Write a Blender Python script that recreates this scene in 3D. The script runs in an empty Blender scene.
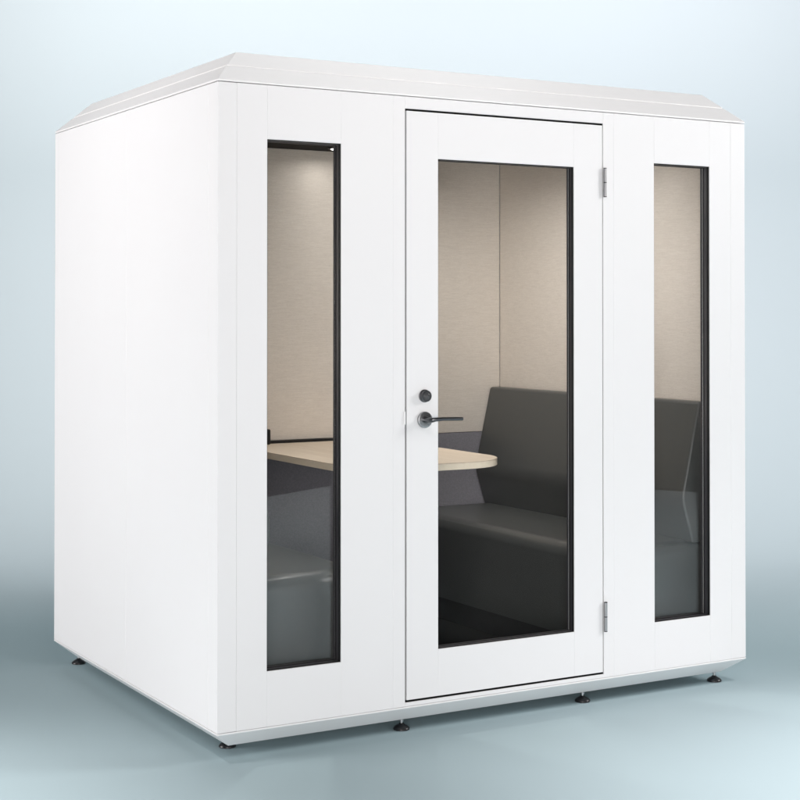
import bpy, bmesh, math, random
from mathutils import Vector, Matrix

random.seed(7)
S = bpy.context.scene
COL = S.collection
R = math.radians

# ------------------------------------------------------------------ dimensions (metres, z=0 is the lower edge of the walls)
W, D, H = 2.2516, 1.696, 2.10
FLOOR = -0.10
INX0, INX1, INY1 = 0.085, 2.166, 1.612      # interior faces
CEIL = 2.085
INFL = -0.02

# ------------------------------------------------------------------ materials
def new_mat(name):
    m = bpy.data.materials.new(name); m.use_nodes = True
    nt = m.node_tree; nt.nodes.clear()
    out = nt.nodes.new('ShaderNodeOutputMaterial')
    return m, nt, out

def principled(name, col, rough=.5, metal=0, spec=.5, noise=None, bump=None, coat=0, sheen=0):
    """noise=(scale xyz, amount)   bump=(scale xyz, strength, distance)"""
    m, nt, out = new_mat(name)
    b = nt.nodes.new('ShaderNodeBsdfPrincipled')
    b.inputs['Base Color'].default_value = (*col, 1)
    b.inputs['Roughness'].default_value = rough
    b.inputs['Metallic'].default_value = metal
    b.inputs['Specular IOR Level'].default_value = spec
    b.inputs['Coat Weight'].default_value = coat
    b.inputs['Sheen Weight'].default_value = sheen
    nt.links.new(b.outputs[0], out.inputs[0])
    tc = nt.nodes.new('ShaderNodeTexCoord')
    def field(scale, detail=4):
        mp = nt.nodes.new('ShaderNodeMapping'); mp.inputs['Scale'].default_value = scale
        nt.links.new(tc.outputs['Object'], mp.inputs['Vector'])
        n = nt.nodes.new('ShaderNodeTexNoise'); n.inputs['Scale'].default_value = 1
        n.inputs['Detail'].default_value = detail
        nt.links.new(mp.outputs[0], n.inputs['Vector'])
        return n
    if noise:
        n = field(noise[0]); a = noise[1]
        r = nt.nodes.new('ShaderNodeMapRange')
        r.inputs['From Min'].default_value = .25; r.inputs['From Max'].default_value = .75
        r.inputs['To Min'].default_value = 1 - a; r.inputs['To Max'].default_value = 1 + a
        nt.links.new(n.outputs['Fac'], r.inputs['Value'])
        mx = nt.nodes.new('ShaderNodeVectorMath'); mx.operation = 'SCALE'
        mx.inputs[0].default_value = col
        nt.links.new(r.outputs[0], mx.inputs['Scale'])
        nt.links.new(mx.outputs[0], b.inputs['Base Color'])
    if bump:
        n = field(bump[0], 3)
        bp = nt.nodes.new('ShaderNodeBump'); bp.inputs['Strength'].default_value = bump[1]
        bp.inputs['Distance'].default_value = bump[2]
        nt.links.new(n.outputs['Fac'], bp.inputs['Height'])
        nt.links.new(bp.outputs[0], b.inputs['Normal'])
    return m

def glass(name, f0, tint=(1, 1, 1)):
    """clear float glass: sharp reflection growing with the angle, the rest passes straight through"""
    m, nt, out = new_mat(name)
    lw = nt.nodes.new('ShaderNodeLayerWeight'); lw.inputs['Blend'].default_value = .5
    p = nt.nodes.new('ShaderNodeMath'); p.operation = 'POWER'; p.inputs[1].default_value = 5
    nt.links.new(lw.outputs['Facing'], p.inputs[0])
    q = nt.nodes.new('ShaderNodeMath'); q.operation = 'MULTIPLY_ADD'
    q.inputs[1].default_value = .6 * min(1, f0 / .04); q.inputs[2].default_value = f0
    nt.links.new(p.outputs[0], q.inputs[0])
    t = nt.nodes.new('ShaderNodeBsdfTransparent'); t.inputs[0].default_value = (*tint, 1)
    g = nt.nodes.new('ShaderNodeBsdfGlossy'); g.inputs['Roughness'].default_value = 0.0
    mx = nt.nodes.new('ShaderNodeMixShader')
    nt.links.new(q.outputs[0], mx.inputs[0]); nt.links.new(t.outputs[0], mx.inputs[1]); nt.links.new(g.outputs[0], mx.inputs[2])
    nt.links.new(mx.outputs[0], out.inputs[0])
    return m

M = {}
M['white'] = principled('white_laminate', (.83, .83, .835), .42, spec=.35, noise=((3, 3, 2), .006), bump=((420, 420, 420), .05, .0006))
M['white_roof'] = principled('white_lacquer', (.88, .875, .875), .38, spec=.4, noise=((3, 3, 3), .006))
M['backing'] = principled('dark_joint', (.30, .30, .31), .8)
M['rubber'] = principled('black_rubber', (.012, .012, .013), .55, spec=.3)
M['alu'] = principled('anthracite_aluminium', (.05, .05, .055), .38, metal=.0, spec=.5)
M['seal'] = principled('door_seal', (.006, .006, .006), .7, spec=.2)
M['steel'] = principled('brushed_steel', (.62, .62, .63), .32, metal=1, bump=((900, 900, 60), .08, .0003))
M['hinge'] = principled('hinge_steel', (.40, .40, .41), .36, metal=1)
M['gunmetal'] = principled('satin_gunmetal', (.34, .345, .355), .27, metal=1, bump=((300, 300, 300), .03, .0002))
M['darkmetal'] = principled('dark_metal', (.13, .133, .14), .3, metal=1, spec=.5)
M['brass'] = principled('cylinder_core', (.20, .20, .205), .28, metal=1)
M['footplastic'] = principled('black_plastic', (.012, .012, .014), .33, spec=.5)
M['glass'] = glass('window_glass', .040, (.99, .995, .99))
M['door_glass'] = glass('anti_reflective_glass', .003, (.99, .995, .99))
M['felt'] = principled('dark_grey_felt', (.25, .245, .275), .9, spec=.15, noise=((140, 140, 140), .12), bump=((500, 500, 500), .35, .001))
M['vinyl'] = principled('charcoal_vinyl', (.080, .084, .083), .34, spec=.5, noise=((260, 260, 260), .10), bump=((620, 620, 620), .28, .0008))
M['kick'] = principled('charcoal_kickboard', (.055, .054, .056), .6, spec=.3, noise=((30, 30, 30), .1))
M['carpet'] = principled('black_carpet', (.02, .02, .02), .95, spec=.1, noise=((400, 400, 400), .5), bump=((500, 500, 500), .8, .004))
M['ceiling'] = principled('dark_ceiling_felt', (.035, .033, .032), .9, spec=.1, noise=((200, 200, 200), .15))
M['blackplastic'] = principled('matt_black_plastic', (.01, .01, .01), .5, spec=.3)

def fabric():
    """beige upholstery cloth: fine horizontal slubs"""
    m, nt, out = new_mat('beige_fabric')
    b = nt.nodes.new('ShaderNodeBsdfPrincipled'); b.inputs['Roughness'].default_value = .92
    b.inputs['Specular IOR Level'].default_value = .12
    tc = nt.nodes.new('ShaderNodeTexCoord')
    def n(scale, det):
        mp = nt.nodes.new('ShaderNodeMapping'); mp.inputs['Scale'].default_value = scale
        nt.links.new(tc.outputs['Object'], mp.inputs[0])
        t = nt.nodes.new('ShaderNodeTexNoise'); t.inputs['Scale'].default_value = 1; t.inputs['Detail'].default_value = det
        nt.links.new(mp.outputs[0], t.inputs['Vector']); return t
    a = n((22, 22, 330), 5); c = n((130, 130, 520), 3)
    ad = nt.nodes.new('ShaderNodeMath'); ad.operation = 'ADD'
    nt.links.new(a.outputs['Fac'], ad.inputs[0]); nt.links.new(c.outputs['Fac'], ad.inputs[1])
    r = nt.nodes.new('ShaderNodeValToRGB')
    r.color_ramp.elements[0].position = .31; r.color_ramp.elements[0].color = (.63, .575, .52, 1)
    r.color_ramp.elements[1].position = .70; r.color_ramp.elements[1].color = (.77, .715, .655, 1)
    hf = nt.nodes.new('ShaderNodeMath'); hf.operation = 'MULTIPLY'; hf.inputs[1].default_value = .5
    nt.links.new(ad.outputs[0], hf.inputs[0]); nt.links.new(hf.outputs[0], r.inputs[0])
    nt.links.new(r.outputs[0], b.inputs['Base Color'])
    bp = nt.nodes.new('ShaderNodeBump'); bp.inputs['Strength'].default_value = .3; bp.inputs['Distance'].default_value = .0012
    nt.links.new(hf.outputs[0], bp.inputs['Height']); nt.links.new(bp.outputs[0], b.inputs['Normal'])
    nt.links.new(b.outputs[0], out.inputs[0])
    return m
M['fabric'] = fabric()

def oak(name, c0, c1):
    m, nt, out = new_mat(name)
    b = nt.nodes.new('ShaderNodeBsdfPrincipled'); b.inputs['Roughness'].default_value = .5
    b.inputs['Specular IOR Level'].default_value = .3
    tc = nt.nodes.new('ShaderNodeTexCoord'); mp = nt.nodes.new('ShaderNodeMapping')
    mp.inputs['Scale'].default_value = (26, 1.6, 26)
    nt.links.new(tc.outputs['Object'], mp.inputs[0])
    t = nt.nodes.new('ShaderNodeTexNoise'); t.inputs['Scale'].default_value = 1; t.inputs['Detail'].default_value = 7
    t.inputs['Distortion'].default_value = .5
    nt.links.new(mp.outputs[0], t.inputs['Vector'])
    r = nt.nodes.new('ShaderNodeValToRGB')
    r.color_ramp.elements[0].position = .3; r.color_ramp.elements[0].color = (*c0, 1)
    r.color_ramp.elements[1].position = .7; r.color_ramp.elements[1].color = (*c1, 1)
    nt.links.new(t.outputs['Fac'], r.inputs[0]); nt.links.new(r.outputs[0], b.inputs['Base Color'])
    nt.links.new(b.outputs[0], out.inputs[0])
    return m
M['oak'] = oak('pale_oak', (.70, .59, .47), (.78, .675, .555))
M['oak_edge'] = oak('pale_oak_edge', (.86, .76, .62), (.92, .83, .69))
M['paper'] = principled('pale_blue_backdrop_paper', (.370, .475, .505), .85, spec=.12, noise=((.35, .35, .35), .012), bump=((60, 60, 60), .02, .001))

# ------------------------------------------------------------------ mesh helpers
def box(bm, x0, x1, y0, y1, z0, z1, bev=0.0, seg=2):
    vs = [bm.verts.new((x, y, z)) for x in (x0, x1) for y in (y0, y1) for z in (z0, z1)]
    q = lambda *i: bm.faces.new([vs[k] for k in i])
    fs = [q(0, 1, 3, 2), q(4, 6, 7, 5), q(0, 4, 5, 1), q(2, 3, 7, 6), q(0, 2, 6, 4), q(1, 5, 7, 3)]
    if bev:
        es = list({e for f in fs for e in f.edges})
        bmesh.ops.bevel(bm, geom=es, offset=bev, segments=seg, profile=.5, affect='EDGES')

def inset(pts, d):
    """the outline moved inwards by d, mitred at its corners"""
    n = len(pts); P = [Vector(p) for p in pts]
    area2 = sum(P[i].x * P[(i + 1) % n].y - P[(i + 1) % n].x * P[i].y for i in range(n))
    sg = 1 if area2 > 0 else -1
    out = []
    for i in range(n):
        e0 = (P[i] - P[i - 1]).normalized(); e1 = (P[(i + 1) % n] - P[i]).normalized()
        n0 = Vector((-e0.y, e0.x)) * sg; n1 = Vector((-e1.y, e1.x)) * sg
        m = n0 + n1
        out.append(tuple(P[i] + m * (d / max(.15, 1 + n0.dot(n1)))))
    return out

def prism(bm, pts, a0, a1, axis='z', bev=0.0, seg=3, caps='both'):
    """extrude a closed outline with rounded rims; axis z: pts=(x,y); axis y: pts=(x,z)"""
    P = (lambda p, a: (p[0], p[1], a)) if axis == 'z' else (lambda p, a: (p[0], a, p[1]))
    lv = []
    arc = [math.pi / 2 * k / seg for k in range(seg + 1)]
    if bev and caps == 'both': lv += [(bev * (1 - math.sin(t)), a0 + bev * (1 - math.cos(t))) for t in arc]
    else: lv.append((0, a0))
    if bev: lv += [(bev * (1 - math.cos(t)), a1 - bev + bev * math.sin(t)) for t in arc]
    else: lv.append((0, a1))
    rows = [[bm.verts.new(P(p, a)) for p in (inset(pts, d) if d > 1e-7 else pts)] for d, a in lv]
    n = len(pts)
    bm.faces.new(rows[0][::-1]); bm.faces.new(rows[-1])
    for r0, r1 in zip(rows, rows[1:]):
        for i in range(n): bm.faces.new((r0[i], r0[(i + 1) % n], r1[(i + 1) % n], r1[i]))

def round_poly(corners, n=10):
    """corners: (x, y, radius) in order; returns an outline with rounded corners"""
    out = []
    m = len(corners)
    for i in range(m):
        p = Vector(corners[i][:2]); r = corners[i][2]
        a = (Vector(corners[i - 1][:2]) - p).normalized(); b = (Vector(corners[(i + 1) % m][:2]) - p).normalized()
        if r <= 0: out.append(tuple(p)); continue
        th = a.angle(b); d = r / math.tan(th / 2)
        c = p + (a + b).normalized() * (r / math.sin(th / 2))
        p0 = p + a * d - c; p1 = p + b * d - c
        ang = math.pi - th
        s = 1 if p0.x * p1.y - p0.y * p1.x > 0 else -1
        for k in range(n + 1):
            t = s * ang * k / n
            out.append((c.x + p0.x * math.cos(t) - p0.y * math.sin(t), c.y + p0.x * math.sin(t) + p0.y * math.cos(t)))
    return out

def lathe(bm, prof, centre, axis='z', n=32):
    """prof: (radius, height) list, closed with caps"""
    rings = []
    for r, h in prof:
        ring = []
        for k in range(n):
            t = 2 * math.pi * k / n
            a, b = r * math.cos(t), r * math.sin(t)
            v = (a, b, h) if axis == 'z' else (a, h, b)
            ring.append(bm.verts.new(Vector(centre) + Vector(v)))
        rings.append(ring)
    for i in range(len(rings) - 1):
        for k in range(n):
            bm.faces.new((rings[i][k], rings[i][(k + 1) % n], rings[i + 1][(k + 1) % n], rings[i + 1][k]))
    bm.faces.new(rings[0][::-1]); bm.faces.new(rings[-1])

def ring(bm, x0, x1, z0, z1, t, y0, y1, bev=0.0):
    """rectangular frame of four butted bars in the facade plane"""
    box(bm, x0, x0 + t, y0, y1, z0, z1, bev); box(bm, x1 - t, x1, y0, y1, z0, z1, bev)
    box(bm, x0 + t, x1 - t, y0, y1, z0, z0 + t, bev); box(bm, x0 + t, x1 - t, y0, y1, z1 - t, z1, bev)

def link(name, bm, mat, parent=None, smooth=35):
    bmesh.ops.recalc_face_normals(bm, faces=bm.faces[:])
    lim = R(smooth)
    for f in bm.faces: f.smooth = True
    for e in bm.edges:
        e.smooth = len(e.link_faces) == 2 and e.calc_face_angle(0) < lim
    me = bpy.data.meshes.new(name); bm.to_mesh(me); bm.free()
    for x in (mat if isinstance(mat, (list, tuple)) else [mat]): me.materials.append(x)
    o = bpy.data.objects.new(name, me); COL.objects.link(o)
    if parent: o.parent = parent
    wn_ = o.modifiers.new('weighted_normal', 'WEIGHTED_NORMAL'); wn_.keep_sharp = True; wn_.weight = 100
    return o

def thing(name, label, cat, loc=(0, 0, 0), group=None):
    o = bpy.data.objects.new(name, None); COL.objects.link(o)
    o.location = loc; o['label'] = label; o['category'] = cat; o.empty_display_size = .2
    if group: o['group'] = group
    bpy.context.view_layer.update()
    return o

def tag(o, label, cat, group=None):
    o['label'] = label; o['category'] = cat
    if group: o['group'] = group
    return o

# ------------------------------------------------------------------ camera
cam = bpy.data.cameras.new('camera'); co = bpy.data.objects.new('camera', cam); COL.objects.link(co)
CX, CY, CZ, YAW, PIT = -2.0, -4.627, 1.3454, R(30.067), R(.658)
co.location = (CX, CY, CZ); co.rotation_euler = (R(90) + PIT, 0, -YAW)
cam.sensor_width = 36; cam.lens = 1555.16 / 800 * 36
cam.shift_y = -(400 - 297.18) / 800
cam.clip_start = .05; cam.clip_end = 200
S.camera = co

# ------------------------------------------------------------------ the pod
pod = thing('meeting_pod', 'white flat panelled office pod with a glazed door between two tall narrow windows', 'office pod')

B = .0009   # arris of the boards
T = .05     # board thickness
SX0, SX1 = .067, W - .0745            # corner post seams
WL0, WL1, WR0, WR1 = .176, .4495, 1.794, 2.069
WZ0, WZ1 = .181, 1.9225
DX0, DX1, DZ0, DZ1 = .699, 1.5525, .0135, 2.0585
PX0, PX1 = .651, 1.601                # outer seams of the door posts

# front wall: boards with hairline joints
bm = bmesh.new()
def board(x0, x1, z0, z1): box(bm, x0, x1, 0, T, z0, z1, B, 1)
board(SX0, WL0, 0, H); board(WL1, PX0, 0, H)
board(PX1, WR0, 0, H); board(WR1, SX1, 0, H)
board(WL0, WL1, 0, WZ0); board(WL0, WL1, WZ1, H)
board(WR0, WR1, 0, WZ0); board(WR0, WR1, WZ1, H)
board(PX0, DX0, 0, H); board(DX1, PX1, 0, H)
board(DX0, DX1, 0, DZ0); board(DX0, DX1, DZ1, H)
link('front_wall', bm, M['white'], pod)
# inner lining of the front wall (behind the boards)
bm = bmesh.new()
V = .06     # the lining steps back round the glazing
for x0, x1, z0, z1 in ((INX0, WL0 - .03, INFL, CEIL), (WL1 + V, PX0, INFL, CEIL), (PX1, WR0 - .03, INFL, CEIL),
                       (WL0 - .03, WL1 + V, INFL, WZ0 - V), (WL0 - .03, WL1 + V, WZ1 + .04, CEIL), (WR0 - .03, INX1, INFL, WZ0 - V), (WR0 - .03, INX1, WZ1 + .04, CEIL)):
    box(bm, x0, x1, T + .0005, T + .035, z0, z1)
link('front_lining', bm, M['fabric'], pod)

# corner posts
for x0, x1, y0, y1 in ((0, SX0, 0, .077), (SX1, W, 0, .077), (0, SX0, D - .06, D), (SX1, W, D - .06, D)):
    bm = bmesh.new(); box(bm, x0, x1, y0, y1, 0, H, .0022, 3); link('corner_post', bm, M['white'], pod)

# side and back walls
for x0, x1, nm in ((0, T, 'side_wall'), (W - T, W, 'side_wall')):
    bm = bmesh.new()
    box(bm, x0, x1, .077, .843, 0, H, .0014, 1); box(bm, x0, x1, .843, D - .06, 0, H, .0014, 1)
    link(nm, bm, M['white'], pod)
bm = bmesh.new()
for a, b in ((SX0, .78), (.78, 1.47), (1.47, SX1)): box(bm, a, b, D - T, D, 0, H, B, 1)
link('back_wall', bm, M['white'], pod)

# interior: beige cloth above, grey felt below on the back wall
bm = bmesh.new(); box(bm, INX0, INX1, INY1, D - T, .791, CEIL, .002, 2); link('acoustic_panel', bm, M['fabric'], pod)
bm = bmesh.new(); box(bm, INX0, INX1, INY1 - .003, D - T, INFL, .789, .002, 2); link('lower_panel', bm, M['felt'], pod)
for x0, x1 in ((T, INX0), (INX1, W - T)):
    bm = bmesh.new(); box(bm, x0, x1, .087, INY1 - .002, INFL, CEIL, .002, 2)
    link('acoustic_panel', bm, M['fabric'], pod)

# roof: two bevelled tiers and a flat top
def frustum(bm, levels):
    rs = []
    for s, z in levels:
        rs.append([bm.verts.new(v) for v in ((s, s, z), (W - s, s, z), (W - s, D - s, z), (s, D - s, z))])
    bm.faces.new(rs[0][::-1]); bm.faces.new(rs[-1])
    for a, b in zip(rs, rs[1:]):
        for k in range(4): bm.faces.new((a[k], a[(k + 1) % 4], b[(k + 1) % 4], b[k]))
bm = bmesh.new()
frustum(bm, [(.0006, 2.1025), (0, 2.1035), (0, 2.108), (.0015, 2.1105), (.0035, 2.112), (.0545, 2.1605), (.0575, 2.1625), (.061, 2.163)])
roof = link('roof', bm, M['white_roof'], pod, 25)
bm = bmesh.new()
frustum(bm, [(.0606, 2.1634), (.0606, 2.1662), (.0618, 2.1682), (.0640, 2.1700), (.1150, 2.2185), (.1177, 2.2205), (.122, 2.2213)])
link('roof_cap', bm, M['white_roof'], roof, 25)
bm = bmesh.new(); box(bm, .03, W - .03, .03, D - .03, H - .012, 2.1025); link('roof_seam', bm, M['backing'], pod)
# ceiling inside with its rear recessed spot and added fill spots
bm = bmesh.new(); box(bm, T + .001, W - T - .001, T + .001, D - T - .001, CEIL, H - .013); link('ceiling', bm, M['ceiling'], pod)

# base with its undercut chamfer
bm = bmesh.new()
frustum(bm, [(.070, -.0625), (.068, -.0615), (.0045, -.0095), (.0015, -.0075), (0, -.005), (0, -.0022), (.0008, -.0012)])
link('base', bm, M['white_roof'], pod, 25)
bm = bmesh.new(); box(bm, T + .002, W - T - .002, T + .002, D - T - .002, -.001, INFL + .022); 
link('floor_carpet', bm, M['carpet'], pod)

# levelling feet
def foot(x, y, top=-.0623):
    bm = bmesh.new()
    z = FLOOR
    lathe(bm, [(.0255, 0), (.0285, .0012), (.0288, .004), (.0265, .0085), (.0205, .0135), (.0125, .0175), (.0085, .0205), (.0075, .0225)], (x, y, z), n=36)
    o = link('levelling_foot', bm, M['footplastic'], pod, 60)
    bm = bmesh.new()
    lathe(bm, [(.0048, .0225), (.0048, .0285), (.0075, .029), (.0075, .034), (.0048, .0345), (.0048, top - z)], (x, y, z), n=16)
    link('stem', bm, M['steel'], o, 40)
for x, y in ((.732, .082), (1.515, .082), (2.160, .082), (.118, .185), (.088, 1.640), (.732, D - .09), (1.515, D - .09), (2.160, 1.61)): foot(x, y)

# windows
def window(x0, x1):
    bm = bmesh.new()
    ring(bm, x0 + .0002, x1 - .0002, WZ0 + .0002, WZ1 - .0002, .0026, .014, .030, .0006)
    f = link('window', bm, M['alu'], pod)
    f['label'] = 'tall narrow window in the white front wall'
    bm = bmesh.new(); ring(bm, x0 + .0004, x1 - .0004, WZ0 + .0004, WZ1 - .0004, .0016, .0030, .0135)
    ring(bm, x0 + .0003, x1 - .0003, WZ0 + .0003, WZ1 - .0003, .0042, .0305, .0345, .0008)
    link('gasket', bm, M['rubber'], f)
    bm = bmesh.new(); box(bm, x0 + .002, x1 - .002, .0352, .0412, WZ0 + .002, WZ1 - .002); link('pane', bm, M['glass'], f)
    bm = bmesh.new(); ring(bm, x0 + .0004, x1 - .0004, WZ0 + .0004, WZ1 - .0004, .004, .0418, .0495, .0006); link('inner_bead', bm, M['alu'], f)
window(WL0, WL1); window(WR0, WR1)

# door: leaf of stiles and rails, glass, seal, furniture
LX0, LX1, LZ0, LZ1 = .7048, 1.5482, .0215, 2.0510
GX0, GX1, GZ0, GZ1 = .832, 1.4175, .1835, 1.890
bm = bmesh.new()
for x0, x1, z0, z1 in ((LX0, GX0, LZ0, LZ1), (GX1, LX1, LZ0, LZ1), (GX0, GX1, LZ0, GZ0), (GX0, GX1, GZ1, LZ1)):
    box(bm, x0, x1, -.0005, .042, z0, z1, .0008, 1)
door = link('door', bm, M['white'], pod)
door['label'] = 'white door leaf with a large pane and a dark lever handle'
bm = bmesh.new()
ring(bm, GX0 + .0002, GX1 - .0002, GZ0 + .0002, GZ1 - .0002, .0024, .011, .024, .0006); fr = link('frame', bm, M['alu'], door)
bm = bmesh.new()
ring(bm, GX0 + .0004, GX1 - .0004, GZ0 + .0004, GZ1 - .0004, .0015, .0030, .0105); ring(bm, GX0 + .0003, GX1 - .0003, GZ0 + .0003, GZ1 - .0003, .0036, .0245, .0285, .0006)
link('gasket', bm, M['rubber'], fr)
bm = bmesh.new(); box(bm, GX0 + .002, GX1 - .002, .0290, .0345, GZ0 + .002, GZ1 - .002); link('pane', bm, M['door_glass'], door)
bm = bmesh.new(); ring(bm, GX0 + .0004, GX1 - .0004, GZ0 + .0004, GZ1 - .0004, .0030, .0350, .0415, .0006); link('inner_bead', bm, M['alu'], door)
# seal frame behind the gap
bm = bmesh.new()
ring(bm, PX0 + .001, PX1 - .001, -.0005, CEIL - .002, .085, .0545, .085); 
link('door_frame', bm, M['seal'], pod)
bm = bmesh.new(); ring(bm, DX0 + .0003, DX1 - .0003, DZ0 + .0003, DZ1 - .0003, .0030, .0045, .048); link('door_seal', bm, M['seal'], pod)

# lever handle
hx, hz = .7755, .9825
bm = bmesh.new()
lathe(bm, [(.0285, -.0006), (.0285, -.0070), (.0275, -.0088), (.0245, -.0096), (.011, -.0098)], (hx, 0, hz), 'y', 40)
hd = link('handle', bm, M['gunmetal'], door, 40)
bm = bmesh.new()
# neck then lever, one swept bar
path = [(hx, -.0097, hz), (hx, -.030, hz), (hx + .0005, -.042, hz + .0008), (hx + .005, -.050, hz + .002), (hx + .016, -.0535, hz + .0035), (hx + .04, -.0545, hz + .0042), (hx + .09, -.0545, hz + .0030), (hx + .122, -.0545, hz + .0022), (hx + .124, -.0545, hz + .0021)]
rad = [(.0115, .0115), (.0105, .0105), (.0100, .0098), (.0085, .0082), (.0066, .0068), (.0052, .0064), (.0050, .0063), (.0050, .0062), (.0040, .0052)]
rings_ = []
for i, p in enumerate(path):
    a = Vector(path[max(0, i - 1)]); b = Vector(path[min(len(path) - 1, i + 1)])
    t = (b - a).normalized(); up = Vector((0, 0, 1)); s = t.cross(up).normalized(); u = s.cross(t).normalized()
    rings_.append([bm.verts.new(Vector(p) + s * rad[i][0] * math.cos(2 * math.pi * k / 20) + u * rad[i][1] * math.sin(2 * math.pi * k / 20)) for k in range(20)])
for a, b in zip(rings_, rings_[1:]):
    for k in range(20): bm.faces.new((a[k], a[(k + 1) % 20], b[(k + 1) % 20], b[k]))
bm.faces.new(rings_[0][::-1]); bm.faces.new(rings_[-1])
link('lever', bm, M['darkmetal'], hd, 60)

# round lock above it
lx, lz = .7760, 1.0650
bm = bmesh.new()
lathe(bm, [(.0225, -.0006), (.0225, -.0040), (.0195, -.0046), (.0195, -.0170), (.0180, -.0186), (.0130, -.0190)], (lx, 0, lz), 'y', 36)
lk = link('lock', bm, M['darkmetal'], door, 40)
bm = bmesh.new()
lathe(bm, [(.0145, -.0188), (.0145, -.0196), (.0120, -.0196), (.0120, -.0191), (.0095, -.0191), (.0095, -.0203), (.0085, -.0208)], (lx, 0, lz), 'y', 28)
box(bm, lx - .0012, lx + .0012, -.0222, -.0209, lz - .0062, lz + .0062)
lathe(bm, [(.0045, -.0209), (.0045, -.0218), (.0035, -.0221)], (lx + .0045, 0, lz), 'y', 16)
link('keyhole', bm, M['brass'], lk, 40)

# latch plate on the post
bm = bmesh.new(); box(bm, .6925, .6985, -.0040, -.0004, .968, 1.013, .001, 2); link('strike_plate', bm, M['white_roof'], pod)
bm = bmesh.new(); box(bm, .7000, .7035, -.0010, .0055, .948, 1.022, .0005, 1); link('latch', bm, M['steel'], door)

# hinges: two knuckles with dark washers
for z0, z1 in ((1.784, 1.892), (.172, .281)):
    bm = bmesh.new(); zm = (z0 + z1) / 2; hxc, hyc = 1.5552, -.0085
    for a, b in ((z0 + .002, zm - .0015), (zm + .0015, z1 - .002)):
        lathe(bm, [(.0052, a), (.0057, a + .0006), (.0057, b - .0006), (.0052, b)], (hxc, hyc, 0), n=24)
    box(bm, hxc - .0012, hxc + .0012, hyc + .0050, .004, z0 + .002, z1 - .002)
    h = link('hinge', bm, M['hinge'], door, 40)
    for a in (z0, zm - .0013, z1 - .002):
        bm = bmesh.new(); lathe(bm, [(.0061, a), (.0061, a + .0025)], (hxc, hyc, 0), n=24)
        link('washer', bm, M['rubber'], h, 40)

# ceiling spots: the rear is real, the others are added to brighten the interior
SPOTS = ((1.185, 1.440), (1.42, .95), (1.55, .55), (.70, .55))
m, nt, out = new_mat('led_disc'); em = nt.nodes.new('ShaderNodeEmission'); em.inputs[0].default_value = (1, .95, .88, 1); em.inputs[1].default_value = 6
nt.links.new(em.outputs[0], out.inputs[0])
for SPX, SPY in SPOTS:
    bm = bmesh.new()
    lathe(bm, [(.036, CEIL - .0005), (.036, CEIL - .006), (.033, CEIL - .008), (.026, CEIL - .008)], (SPX, SPY, 0), n=32)
    sp = link('ceiling_spot_and_fill', bm, M['blackplastic'], pod, 40)
    bm = bmesh.new(); lathe(bm, [(.022, CEIL - .0082), (.022, CEIL - .0105), (.016, CEIL - .0125)], (SPX, SPY, 0), n=24); link('led', bm, m, sp, 60)

# ------------------------------------------------------------------ benches
NEAR, FAR = .105, INY1 - .006
def bench(side, label):
    """side=1: against the wall on the right, -1: its mirror"""
    mx = (lambda x: x) if side > 0 else (lambda x: W + .012 - x)
    wall = 2.163 if side > 0 else 2.175
    t = thing('upholstered_bench', label, 'bench', (mx(1.88), .85, 0), 'facing benches inside the pod')
    inv = Matrix.Translation(-Vector(t.location))
    def put(name, bm, mat, parent, sm=50):
        if parent is t: bm.transform(inv)
        else: bm.transform(inv)
        o = link(name, bm, mat, parent, sm); return o
    # seat block with a generously rounded near corner
    ns = NEAR + (.02 if side > 0 else .075)
    pl = round_poly([(wall, ns, 0), (1.607, ns, .235), (1.607, FAR, 0), (wall, FAR, 0)], 16)
    pl = [(mx(x), y) for x, y in pl]
    bm = bmesh.new(); prism(bm, pl, .098, .454, 'z', .052, 9, 'top'); put('seat', bm, M['vinyl'], t)
    pk = round_poly([(wall - .004, ns + .015, 0), (1.619, ns + .015, .22), (1.619, FAR - .004, .01), (wall - .004, FAR - .004, 0)], 14)
    pk = [(mx(x), y) for x, y in pk]
    bm = bmesh.new(); prism(bm, pk, INFL + .0225, .0975, 'z'); put('kickboard', bm, M['kick'], t)
    # backrest: kinked profile, lumbar ridge at z=.62
    pr = round_poly([(wall, .448, 0), (2.072, .448, 0), (2.018, .622, .13), (2.105, 1.002, .016), (wall, 1.002, .014)], 7)
    pr = [(mx(x), z) for x, z in pr]
    bm = bmesh.new(); prism(bm, pr, NEAR, FAR, 'y', .010, 4); put('backrest', bm, M['vinyl'], t)
    return t
bench(1, 'charcoal vinyl bench with a kinked backrest seen through the door and the narrower far window')
bench(-1, 'charcoal vinyl bench seen through the window beside the open corner, under the table edge')

# ------------------------------------------------------------------ table
tb = thing('wall_table', 'pale oak table top with rounded front corners between the two charcoal benches', 'table', (1.118, 1.0, 0))
def tput(name, bm, mat, parent=tb, sm=40):
    bm.transform(Matrix.Translation(-Vector(tb.location))); return link(name, bm, mat, parent, sm)
TZ = .779
tp = round_poly([(.752, 1.590, 0), (.745, .436, .23), (1.472, .436, .23), (1.492, 1.590, 0)], 14)
bm = bmesh.new(); prism(bm, tp, TZ - .0035, TZ, 'z', .0012, 2); tput('tabletop', bm, M['oak'])
bm = bmesh.new(); prism(bm, tp, TZ - .0275, TZ - .0036, 'z', .0010, 2); tput('edge_band', bm, M['oak_edge'])
bm = bmesh.new(); box(bm, .74, 1.51, 1.5905, INY1 - .0035, TZ - .06, TZ + .0105, .001, 2); tput('cable_channel', bm, M['blackplastic'])
bm = bmesh.new()
for x in (1.37, 1.43):
    box(bm, x, x + .035, 1.05, 1.6085, TZ - .062, TZ - .0278, .002, 2); box(bm, x, x + .035, 1.585, 1.6085, TZ - .36, TZ - .0625, .002, 2)
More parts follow.
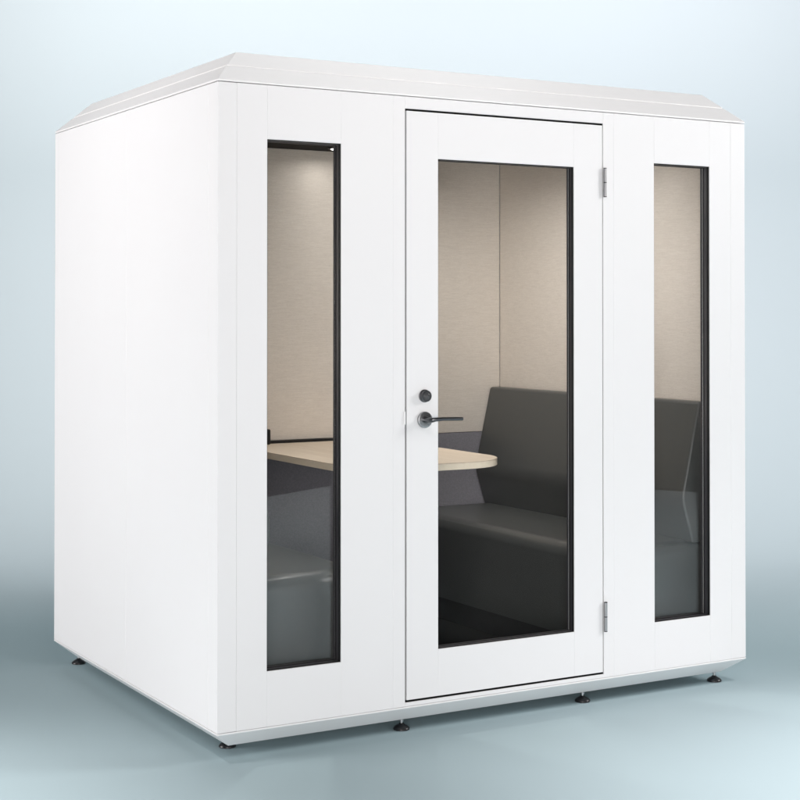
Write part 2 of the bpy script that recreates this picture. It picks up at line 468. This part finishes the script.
tput('wall_bracket', bm, M['darkmetal'], tb, 30)
bm = bmesh.new(); box(bm, .80, .921, 1.545, 1.588, TZ + .0003, .846, .006, 3)
tag(link('power_socket', bm, M['blackplastic']), 'small black box on the back edge of the oak table top', 'power socket')

# ------------------------------------------------------------------ studio sweep (aligned with the camera, paper roll)
fwd = Vector((math.sin(YAW), math.cos(YAW), 0)); rgt = Vector((math.cos(YAW), -math.sin(YAW), 0))
def cf(u, v, z=0.0): return Vector((CX, CY, 0)) + rgt * u + fwd * v + Vector((0, 0, z))
V0, V1, V2, RAD, TOP, HALF = 1.0, 8.9, 11.4, 2.5, 6.5, 7.55
bm = bmesh.new()
a = [bm.verts.new(cf(u, v, FLOOR)) for u, v in ((-HALF, V0), (HALF, V0), (HALF, V1), (-HALF, V1))]; bm.faces.new(a)
g = link('floor', bm, M['paper']); g['kind'] = 'structure'
bm = bmesh.new()
prof = [(V1 + RAD * math.sin(t), FLOOR + RAD - RAD * math.cos(t)) for t in [R(90) * k / 40 for k in range(41)]] + [(V2, TOP)]
rows = [[bm.verts.new(cf(u, v, z)) for u in (-HALF, HALF)] for v, z in prof]
for p, q in zip(rows, rows[1:]): bm.faces.new((p[0], p[1], q[1], q[0]))
g = link('backdrop', bm, M['paper'], None, 60); g['kind'] = 'structure'

# ------------------------------------------------------------------ light
w = bpy.data.worlds.new('World'); S.world = w; w.use_nodes = True
bg = w.node_tree.nodes['Background']; bg.inputs[1].default_value = .05
# a dim studio: soft light from the ceiling, dark towards the horizon
wn = w.node_tree; wt = wn.nodes.new('ShaderNodeTexCoord'); wx = wn.nodes.new('ShaderNodeSeparateXYZ'); wr = wn.nodes.new('ShaderNodeValToRGB')
wn.links.new(wt.outputs['Generated'], wx.inputs[0]); wn.links.new(wx.outputs['Z'], wr.inputs[0]); wn.links.new(wr.outputs[0], bg.inputs[0])
wr.color_ramp.interpolation = 'EASE'
wr.color_ramp.elements[0].position = .22; wr.color_ramp.elements[0].color = (.02, .022, .025, 1)
wr.color_ramp.elements[1].position = .62; wr.color_ramp.elements[1].color = (.92, .97, 1, 1)

def area(name, loc, target, size, power, col=(1, 1, 1), size_y=None, spread=180):
    l = bpy.data.lights.new(name, 'AREA'); l.energy = power; l.color = col; l.size = size; l.spread = R(spread)
    if size_y: l.shape = 'RECTANGLE'; l.size_y = size_y
    o = bpy.data.objects.new(name, l); COL.objects.link(o); o.location = loc
    o.rotation_euler = (Vector(target) - Vector(loc)).to_track_quat('-Z', 'Y').to_euler()
    return o
area('key_softbox', (6.3, -2.6, 3.3), (1.1, 0, 1.0), 1.5, 205, (1, .97, .965))
area('side_softbox', cf(-6.0, 4.4, 1.25), (0, .85, 1.15), 2.2, 208, (1, .955, .95))
area('front_fill_a', cf(1.3, -.5, 1.5), (1.3, 0, 1.1), 2.0, 32, (1, .965, .96))  # unseen fill added to lift the facade
area('front_fill_b', cf(-.35, -.7, 1.0), (1.2, 0, .7), 1.4, 150, (1, .95, .94))  # added behind the camera to brighten the bench fronts through the door
area('low_front_fill', (1.3, -5.6, 1.0), (1.2, 0, .9), 1.5, 45, (1, .965, .96))  # added low fill for the felt under the table
area('backdrop_fill_a', cf(-2.1, 8.5, 5.8), cf(-2.1, 11.4, 2.2), 3.8, 131, (1, .82, .80), .8, 104)  # unseen lamp added to wash the left of the backdrop
area('backdrop_fill_b', cf(2.1, 8.5, 5.8), cf(2.1, 11.4, 1.9), 3.8, 148, (1, .80, .80), .8, 112)  # same added wash for the right of the backdrop
area('overhead_fill', cf(.6, 7.0, 5.5), cf(.6, 6.6, 0), 3.0, 38, (.82, .97, 1))  # added out of frame; its cool tint colours the shaded floor
area('roof_fill', (-4.6, 1.2, 5.2), (.5, .85, 2.2), 1.0, 6.8, (1, .95, .94), None, 40)  # added narrow lamp that whitens the left roof slope
area('roof_front_fill', cf(.4, 1.4, 5.4), (1.1, .5, 2.2), 1.0, 4.8, (1, .94, .93), None, 40)  # unseen, added to brighten the front roof slope
def spot(name, loc, target, cone, power, col=(1, 1, 1), soft=.3):
    l = bpy.data.lights.new(name, 'SPOT'); l.energy = power; l.color = col; l.spot_size = R(cone); l.spot_blend = 1; l.shadow_soft_size = soft
    o = bpy.data.objects.new(name, l); COL.objects.link(o); o.location = loc
    o.rotation_euler = (Vector(target) - Vector(loc)).to_track_quat('-Z', 'Y').to_euler()
spot('floor_fill_a', cf(-2.6, 4.2, 4.2), cf(-1.85, 4.05, FLOOR), 46, 900, (1, .93, .92))  # added to lighten the near left floor corner
spot('floor_fill_b', cf(2.9, 4.2, 4.2), cf(2.0, 4.45, FLOOR), 52, 1150, (1, .90, .90))  # unseen lamp added for the right floor corner
spot('floor_fill_c', (4.5, -5.2, 4.4), (4.5, -5.4, FLOOR), 108, 1800, (1, .82, .79))  # added out of frame to brighten the floor mirrored in the windows

def downlight(name, x, y, target, power, spread):
    l = bpy.data.lights.new(name, 'AREA'); l.shape = 'DISK'; l.size = .09; l.energy = power; l.color = (1, .96, .92); l.spread = R(spread)
    o = bpy.data.objects.new(name, l); COL.objects.link(o); o.location = (x, y, CEIL - .016)
    o.rotation_euler = (Vector(target) - o.location).to_track_quat('-Z', 'Y').to_euler()
AIM = (((1.185, 1.44, 0), .58, 165), ((1.6, 1.25, .6), 3.6, 140), ((2.10, .62, 1.0), 4.9, 130), ((.15, .70, .9), 5.5, 130))
for k, (x, y) in enumerate(SPOTS): downlight('spot_and_fill_lamp_' + 'abcd'[k], x, y, *AIM[k])  # first lamp follows the real spot; the rest are added interior fill

# ------------------------------------------------------------------ output
S.render.engine = 'CYCLES'
S.view_settings.view_transform = 'Standard'; S.view_settings.look = 'None'
S.view_settings.exposure = 0; S.view_settings.gamma = 1
c = S.cycles
c.use_denoising = True; c.max_bounces = 10; c.diffuse_bounces = 5; c.glossy_bounces = 4; c.transparent_max_bounces = 16
c.sample_clamp_indirect = 6; c.blur_glossy = .5
c.caustics_reflective = False; c.caustics_refractive = False
